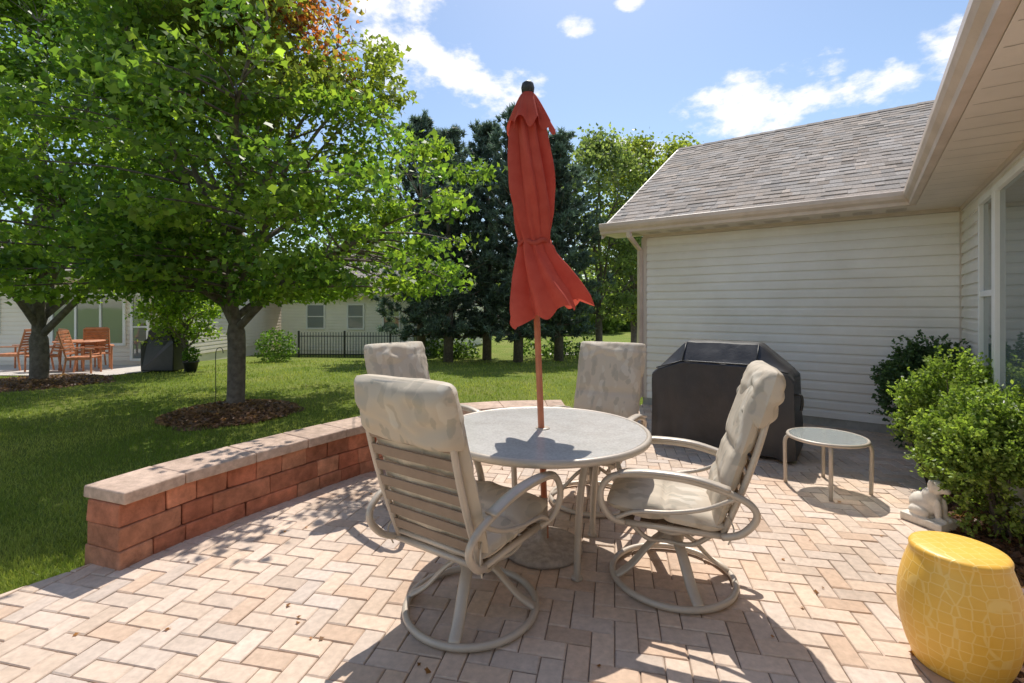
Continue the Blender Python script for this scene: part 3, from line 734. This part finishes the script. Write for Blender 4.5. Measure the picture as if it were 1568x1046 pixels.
for i in range(12):
    t=i/11; z=2.71-.21*t
    for k in range(96):
        th=2*math.pi*k/96; r=(.03+.078*t**.8)*(1+.16*math.sin(8*th)*t+.1*math.sin(3*th+1)*t); vs.append((px(z)+math.cos(th)*r*1.2,math.sin(th)*r*1.15,z-(.035*t*math.cos(8*th))+.0))
for i in range(11):
    for k in range(96): fs.append((i*96+k,i*96+(k+1)%96,(i+1)*96+(k+1)%96,(i+1)*96+k))
G=Geo(); G.add(vs,fs); G.obj('vent_flap',M_umb,um,smooth=True)
G=Geo(); G.tube([(px(1.82)+.005+.097*math.cos(a*math.pi/16),.087*math.sin(a*math.pi/16),1.82+.012*math.sin(a)) for a in range(32)],.009,6,closed=True,flat=(1.6,.7)); G.obj('tie_strap',M_umb,um,smooth=True)
# ---------------------------------------------------------------- covered grill
gr=empty('covered_grill',(2.56,4.40,0),math.atan2(-.588,.809)); 
Wd=1.31; NS=44; vs=[];fs=[]
for i in range(NS+1):
    s=i/NS*Wd; zt=float(np.interp(s,[0,.03,.27,.31,1.0,1.04,1.28,1.31],[.76,.81,1.05,1.08,1.08,1.05,.84,.78])); sh=float(np.interp(s,[0,.05,.3,1.0,1.26,1.31],[.74,.79,.88,.88,.82,.76]))
    prof=[(0.0,.04),(0.0,sh-.02),(.02,sh),(.17,zt-.01),(.22,zt),(.42,zt),(.58,sh+.01),(.60,sh-.03),(.60,.04)]
    seglen=[12,2,5,3,5,5,2,12]
    pts=[]
    for (a,b),n in zip(zip(prof,prof[1:]),seglen):
        for k in range(n): pts.append((a[0]+(b[0]-a[0])*k/n,a[1]+(b[1]-a[1])*k/n))
    pts.append(prof[-1])
    for (y,z) in pts:
        low=max(0,1-z/.8); out=.02*low
        yy=y+(-out if y<.3 else out); xx=-Wd+s+( -out if s<.3 else (out if s>1 else 0))
        nz=noise.noise(Vector((xx*5,yy*4,z*3)))*.014+noise.noise(Vector((xx*13,yy*11,z*4)))*.008+low*.018*math.sin(xx*17+2*math.sin(xx*5))
        vs.append((xx+nz*.5,yy+nz,z+nz*.4))
m=len(pts)
for i in range(NS):
    for k in range(m-1): fs.append((i*m+k,(i+1)*m+k,(i+1)*m+k+1,i*m+k+1))
fs.append(tuple(range(m))); fs.append(tuple(NS*m+k for k in range(m-1,-1,-1)))
G=Geo(); G.add(vs,fs); gco=G.obj('cover',M_cover,gr,smooth=True)
gco.data.set_sharp_from_angle(angle=math.radians(28))
G=Geo()
def gpt(s,y,z): return (-Wd+s,y,z)
G.tube([gpt(.31+.69*k/8,.018,.885) for k in range(9)],.006,6)
G.tube([gpt(.31,.018,.885),gpt(.31,.17,1.075)],.006,6); G.tube([gpt(1.0,.018,.885),gpt(1.0,.17,1.075)],.006,6)
G.tube([gpt(.31,.018,.885),gpt(.04,.012,.795)],.006,6); G.tube([gpt(1.0,.018,.885),gpt(1.27,.012,.825)],.006,6)
G.obj('seam_piping',M_black,gr,smooth=True)
G=Geo()
for (x,y) in((-1.2,.08),(-.1,.08),(-1.2,.52),(-.1,.52)): G.tube([(x,y-.02,.035),(x,y+.02,.035)],.034,12)
G.tube(smooth_path([(.0,.12,.62),(.05,.12,.62),(.06,.12,.55),(.05,.12,.48)],4),.012,6)
G.obj('casters',M_black,gr)
# ---------------------------------------------------------------- glass side table
st=empty('glass_side_table',(2.50,3.84,0)); G=Geo(); R=.27
G.tube([(R*math.cos(a*math.pi/32),R*math.sin(a*math.pi/32),.405) for a in range(64)],.014,8,closed=True)
for k in range(4):
    a=math.radians(-28+90*k); c,s=math.cos(a),math.sin(a)
    G.tube(smooth_path([(c*.12,s*.12,.392),(c*.24,s*.24,.392),(c*.285,s*.285,.36),(c*.29,s*.29,.25),(c*.285,s*.285,.0)],5),.0145,8)
G.obj('frame',M_frame,st,smooth=True)
def m_clear():
    m,nt,b=new_mat('pebbled_clear_glass'); b.inputs['Base Color'].default_value=(.85,.90,.88,1); b.inputs['Roughness'].default_value=.18; b.inputs['Transmission Weight'].default_value=.8; b.inputs['IOR'].default_value=1.45
    bump(nt,b,tnoise(nt,120,3),.2,.003); return m
G=Geo(); G.lathe([(.0,.408),(.262,.408),(.266,.412),(.262,.418),(.0,.418)],seg=64); G.obj('top',m_clear(),st)
# ---------------------------------------------------------------- yellow stool
G=Geo(); pr=[(0,.0),(.145,.0),(.150,.008),(.152,.02),(.158,.035)]
for k in range(1,22):
    t=k/22; z=.035+.40*t; pr.append((.158+.040*math.sin(t*math.pi)**.85-.004*t,z))
pr+=[(.155,.44),(.157,.447),(.157,.458),(.152,.466),(.14,.471),(.08,.474),(.0,.475)]
G.lathe(pr,seg=72); o=G.obj('yellow_garden_stool',M_yel,smooth=True); o.location=(1.80,1.95,.001)
# ---------------------------------------------------------------- garden statue
stt=empty('garden_statue',(2.78,3.22,0),math.radians(200)); G=Geo()
def ell(c,r,n=14):
    vs=[];fs=[]
    for i in range(n+1):
        ph=math.pi*i/n
        for k in range(2*n):
            th=math.pi*k/n; vs.append((c[0]+r[0]*math.sin(ph)*math.cos(th),c[1]+r[1]*math.sin(ph)*math.sin(th),c[2]+r[2]*math.cos(ph)))
    for i in range(n):
        for k in range(2*n): fs.append((i*2*n+k,(i+1)*2*n+k,(i+1)*2*n+(k+1)%(2*n),i*2*n+(k+1)%(2*n)))
    G.add(vs,fs)
G.box((0,0,.025),(.20,.24,.05))
ell((0,-.03,.12),(.07,.085,.08)); ell((0,.01,.17),(.055,.055,.075)); ell((0,.045,.255),(.045,.05,.045)); ell((0,.09,.245),(.024,.03,.022))
for s in(-1,1):
    ell((s*.04,.03,.265),(.014,.02,.04)); ell((s*.03,.065,.11),(.018,.02,.075)); ell((s*.03,.085,.055),(.02,.032,.014)); ell((s*.06,-.03,.08),(.032,.06,.04))
o=G.obj('dog_figure',M_stone,stt,smooth=True,colors=False); m=o.modifiers.new('r','REMESH'); m.mode='VOXEL'; m.voxel_size=.006; m.use_smooth_shade=True
# ---------------------------------------------------------------- neighbours
def nhouse(name,p0,p1,zb,h,depth,wins,mat_s,pitch=.5,over=.4):
    root=empty(name); p0=np.array(p0,float);p1=np.array(p1,float); d=(p1-p0);L=np.linalg.norm(d);d/=L; out=np.array([d[1],-d[0]]); inn=-out
    g=Geo(); lap(g,p0,p1,zb+.1,zb+h,out,.13); lap(g,p1,p1+inn*depth,zb+.1,zb+h,d,.13); lap(g,p0+inn*depth,p0,zb+.1,zb+h,-d,.13); g.obj('siding',mat_s,root)
    g=Geo(); g.prism([tuple(p0+inn*.01+d*.01),tuple(p1+inn*.01-d*.01),tuple(p1+inn*depth-d*.01),tuple(p0+inn*depth+d*.01)],zb-.3,zb+h); g.obj('walls',mat_s,root)
    g=Geo(); a=p0+out*over-d*over;b=p1+out*over+d*over; md=depth/2+over; rz_=zb+h+.05+md*pitch
    a2=a+inn*md;b2=b+inn*md;a3=a+inn*2*md;b3=b+inn*2*md
    up=(inn[0],inn[1],pitch); shingles(g,(*a,zb+h+.09),(*b,zb+h+.09),up,math.hypot(md,md*pitch),(out[0]*pitch,out[1]*pitch,1),.2)
    g.obj('roof_shingles',M_shing,root)
    g=Geo(); t=.12
    deck(g,(*a,zb+h+.08),(*b,zb+h+.08),(*b2,rz_+.03),(*a2,rz_+.03),t); deck(g,(*a2,rz_+.03),(*b2,rz_+.03),(*b3,zb+h+.08),(*a3,zb+h+.08),t); g.obj('roof',M_gutter,root)
    g=Geo(); g.add([(*(p0),zb+h-.01),(*(p0+inn*depth),zb+h-.01),(*(p0+inn*depth/2),zb+h+depth/2*pitch)],[(0,1,2)]); g.add([(*(p1),zb+h-.01),(*(p1+inn*depth),zb+h-.01),(*(p1+inn*depth/2),zb+h+depth/2*pitch)],[(0,1,2)]); g.obj('gables',mat_s,root)
    g=Geo();gg=Geo()
    for (s0,s1,z0,z1,mul) in wins:
        def Q(s,z,o): p=p0+d*s+out*o; return (p[0],p[1],z+zb)
        def bar(G,sa,sb,za,zb_,o0=.02,o1=.065): G.hexa([Q(sa,za,o1),Q(sb,za,o1),Q(sb,za,o0),Q(sa,za,o0),Q(sa,zb_,o1),Q(sb,zb_,o1),Q(sb,zb_,o0),Q(sa,zb_,o0)])
        bar(g,s0,s0+.07,z0,z1);bar(g,s1-.07,s1,z0,z1);bar(g,s0+.07,s1-.07,z0,z0+.07);bar(g,s0+.07,s1-.07,z1-.07,z1)
        for k in range(1,mul): sm=s0+(s1-s0)*k/mul; bar(g,sm-.03,sm+.03,z0+.07,z1-.07,.026,.06)
        zm=(z0+z1)/2; bar(g,s0+.07,s1-.07,zm-.02,zm+.02,.026,.055) if mul<3 else None
        bar(gg,s0+.07,s1-.07,z0+.07,z1-.07,.025,.035)
    g.obj('window_frames',M_white,root); gg.obj('window_glass',M_glass,root)
M_s2=std('siding_beige',(.88,.78,.68),.6,0,.04,2); M_s3=std('siding_cream',(.92,.87,.77),.6,0,.04,2)
nhouse('neighbor_house',(-19,14.3),(-10.6,14.3),-.25,2.5,8,[(3.0,3.9,.9,2.1,1),(5.4,7.6,.55,2.1,3),(7.75,8.3,.1,2.1,1),(1.2,2.2,.9,2.1,1)],M_s2,.45)
nhouse('neighbor_house',(-10.0,21.0),(-3.0,19.7),-.52,2.45,8,[(1.2,2.1,1.0,2.1,1),(3.1,3.9,1.0,2.1,1),(4.7,5.5,1.0,2.1,1),(6.0,6.7,.15,2.1,1)],M_s3,.5)
nhouse('neighbor_garage',(-15.4,22.6),(-11.2,22.2),-.58,2.3,6,[(1.2,2.0,1.0,2.0,1)],std('siding_white',(.9,.9,.87),.6,0,.03,2),.5)
G=Geo(); G.add([(-17,10.9,float(T(0,10.9))+.02),(-9.1,10.9,float(T(0,10.9))+.02),(-8.8,12.6,float(T(0,12.6))+.02),(-9.6,14.28,float(T(0,14.28))+.02),(-17,14.28,float(T(0,14.28))+.02)],[(0,1,2,3,4)]); G.obj('neighbor_patio_slab',M_conc)
G=Geo(); ya,yb=19.6,20.6; G.add([(1.2,ya,float(T(0,ya))+.03),(9,ya+1,float(T(0,ya+1))+.03),(9,yb+2,float(T(0,yb+2))+.03),(1.2,yb,float(T(0,yb))+.03)],[(0,1,2,3)]); G.obj('driveway',M_conc)
def wchair(loc,rz):
    root=empty('slatted_garden_chair',loc,rz); G=Geo()
    for sx in(-1,1):
        G.tube([(sx*.27,.25,0),(sx*.27,.24,.58)],.022,6); G.tube([(sx*.26,-.28,0),(sx*.25,-.22,.4),(sx*.24,-.38,1.0)],.022,6)
        G.box((sx*.29,.0,.6),(.08,.62,.025)); G.box((sx*.25,0,.38),(.03,.5,.06))
    for k in range(6): G.box((0,-.2+k*.088,.41),(.50,.07,.02))
    for k in range(7):
        t=k/7; G.box((0,-.235-.13*t,.5+.48*t),(.46,.02,.05))
    G.box((0,-.38,1.0),(.52,.03,.07)); G.obj('slats_and_frame',M_wood,root,bevel=.004)
zt=float(T(0,12))+.02
for (x,y,r) in [(-11.55,11.9,2.6),(-10.55,12.3,-2.4),(-10.2,11.5,-1.2),(-12.6,12.3,1.7),(-11.3,12.9,3.4)]: wchair((x,y,zt),r)
wt=empty('garden_table',(-11.0,12.3,zt)); G=Geo(); G.lathe([(0,.70),(.5,.70),(.52,.72),(.5,.74),(0,.74)],seg=28); 
for k in range(4): a=k*1.57+.6; G.tube([(math.cos(a)*.38,math.sin(a)*.38,0),(math.cos(a)*.34,math.sin(a)*.34,.7)],.025,6)
G.obj('top_and_legs',M_wood,wt)
ng=empty('covered_grill',(-8.75,12.2,zt)); G=Geo()
vs=[]
prof=[(-.40,0),(-.41,.72),(-.3,.80),(-.27,1.0),(-.18,1.08),(.18,1.08),(.27,1.0),(.3,.80),(.41,.72),(.40,0)]
for y in(-.3,.3):
    for x,z in prof: vs.append((x,y*(1 if z<.8 else .75),z))
m=len(prof); G.add(vs,[(i,i+1,m+i+1,m+i) for i in range(m-1)]+[tuple(range(m-1,-1,-1)),tuple(range(m,2*m)),(0,m,2*m-1,m-1)]); G.obj('cover',M_cover,ng,bevel=.03)
po=empty('flower_pot',(-7.9,11.9,zt-.02)); G=Geo(); G.lathe([(0,0),(.11,0),(.16,.24),(.18,.25),(.18,.28),(.15,.28),(.14,.24),(0,.24)],seg=20); G.obj('pot',M_black,po,smooth=True)
blo=blob_mass('plant',[((-7.9,11.9,.28),.2,.2)],.06,9000,palette((.06,.12,.02),(.12,.2,.03))); 
blo.parent=po; blo.matrix_parent_inverse=Matrix.Translation((7.9,-11.9,-(zt-.02)))
sh=empty('shepherd_hook',(-4.35,7.1,-.03)); G=Geo(); G.tube(smooth_path([(0,0,0),(0,0,.5),(0,0,.78),(.03,0,.86),(.09,0,.86),(.11,0,.79)],5),.006,6); G.obj('rod',M_black,sh)
fe=empty('metal_fence'); G=Geo(); x0,x1,yf=-8.2,-4.4,18.6; zf=float(T(0,yf))
n=int((x1-x0)/.11)
for k in range(n+1): 
    x=x0+k*.11; G.box((x,yf,zf+.48),(.06 if k%16==0 else .018,.06 if k%16==0 else .018,.98 if k%16 else 1.1))
for z in(.12,.82): G.box(((x0+x1)/2,yf+.02,zf+z),(x1-x0,.022,.03))
G.obj('pickets_and_rails',M_black,fe)
# ---------------------------------------------------------------- sky, sun, camera
SE=math.radians(58); hx,hy=.20,1.0; az=math.atan2(hx,hy)
sd=Vector((math.sin(az)*math.cos(SE),math.cos(az)*math.cos(SE),math.sin(SE)))
L=bpy.data.lights.new('sun','SUN'); L.energy=5.0; L.angle=math.radians(.53); L.color=(1,.95,.87); lo=bpy.data.objects.new('sun',L); link(lo); lo.rotation_euler=sd.to_track_quat('Z','Y').to_euler(); lo.location=sd*50
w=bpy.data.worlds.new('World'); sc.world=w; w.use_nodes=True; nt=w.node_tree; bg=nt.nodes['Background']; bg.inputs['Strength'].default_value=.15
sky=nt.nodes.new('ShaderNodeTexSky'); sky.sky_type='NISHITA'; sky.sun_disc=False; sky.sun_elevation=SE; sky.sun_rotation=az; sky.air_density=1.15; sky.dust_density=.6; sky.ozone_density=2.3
tc=nt.nodes.new('ShaderNodeTexCoord'); sp=nt.nodes.new('ShaderNodeSeparateXYZ'); nt.links.new(tc.outputs['Generated'],sp.inputs[0])
def mth(op,a,b=None,c=None):
    n=nt.nodes.new('ShaderNodeMath'); n.operation=op
    for i,v in enumerate((a,b,c)):
        if v is None: continue
        if isinstance(v,(int,float)): n.inputs[i].default_value=v
        else: nt.links.new(v,n.inputs[i])
    return n.outputs[0]
azn=mth('ARCTAN2',sp.outputs[0],sp.outputs[1]); eln=mth('ARCSINE',sp.outputs[2])
nz=nt.nodes.new('ShaderNodeTexNoise'); nz.inputs['Scale'].default_value=11; nz.inputs['Detail'].default_value=7; nz.inputs['Roughness'].default_value=.6
mpn=nt.nodes.new('ShaderNodeMapping'); mpn.inputs['Scale'].default_value=(1,1,1.8); nt.links.new(tc.outputs['Generated'],mpn.inputs[0]); nt.links.new(mpn.outputs[0],nz.inputs['Vector'])
tot=None
for (a,e,sa_,se_) in [(-14,28.5,9,5),(-8,26,6,4),(-2,24,6,2.8),(27,20,8,3.2),(23.5,21.5,4,2.2),(32,23,4,1.5),(38,20,4,2.2),(43,21,4,3),(8,30,2.8,1.3),(13.5,31.5,1.8,.9),(15,17,6,1.6),(-45,25,14,9),(90,30,40,16),(178,35,60,24),(-110,28,40,16)]:  # cloud list; last three are unseen, added beside and behind camera as fill light
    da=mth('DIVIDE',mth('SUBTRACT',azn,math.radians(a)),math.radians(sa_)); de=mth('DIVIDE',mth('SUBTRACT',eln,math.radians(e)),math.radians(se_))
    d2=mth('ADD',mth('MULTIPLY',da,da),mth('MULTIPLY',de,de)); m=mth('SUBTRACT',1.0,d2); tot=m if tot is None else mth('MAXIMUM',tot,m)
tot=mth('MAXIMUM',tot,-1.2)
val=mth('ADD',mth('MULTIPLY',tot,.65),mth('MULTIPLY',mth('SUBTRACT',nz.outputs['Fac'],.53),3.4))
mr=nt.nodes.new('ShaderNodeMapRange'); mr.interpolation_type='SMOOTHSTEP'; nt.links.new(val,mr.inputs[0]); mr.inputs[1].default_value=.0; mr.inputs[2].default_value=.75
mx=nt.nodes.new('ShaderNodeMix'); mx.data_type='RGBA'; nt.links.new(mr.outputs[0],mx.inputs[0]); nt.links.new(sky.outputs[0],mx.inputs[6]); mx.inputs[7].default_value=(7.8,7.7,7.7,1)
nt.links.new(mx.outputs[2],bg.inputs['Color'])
cam=bpy.data.cameras.new('camera'); co=bpy.data.objects.new('camera',cam); link(co); co.location=(0,0,1.44); co.rotation_euler=(math.radians(90),0,0)
cam.sensor_width=36; cam.lens=17.0; cam.shift_y=-.0338; cam.clip_start=.05; cam.clip_end=2000; sc.camera=co
sc.view_settings.view_transform='Standard'; sc.view_settings.look='None'; sc.view_settings.exposure=0; sc.view_settings.gamma=1
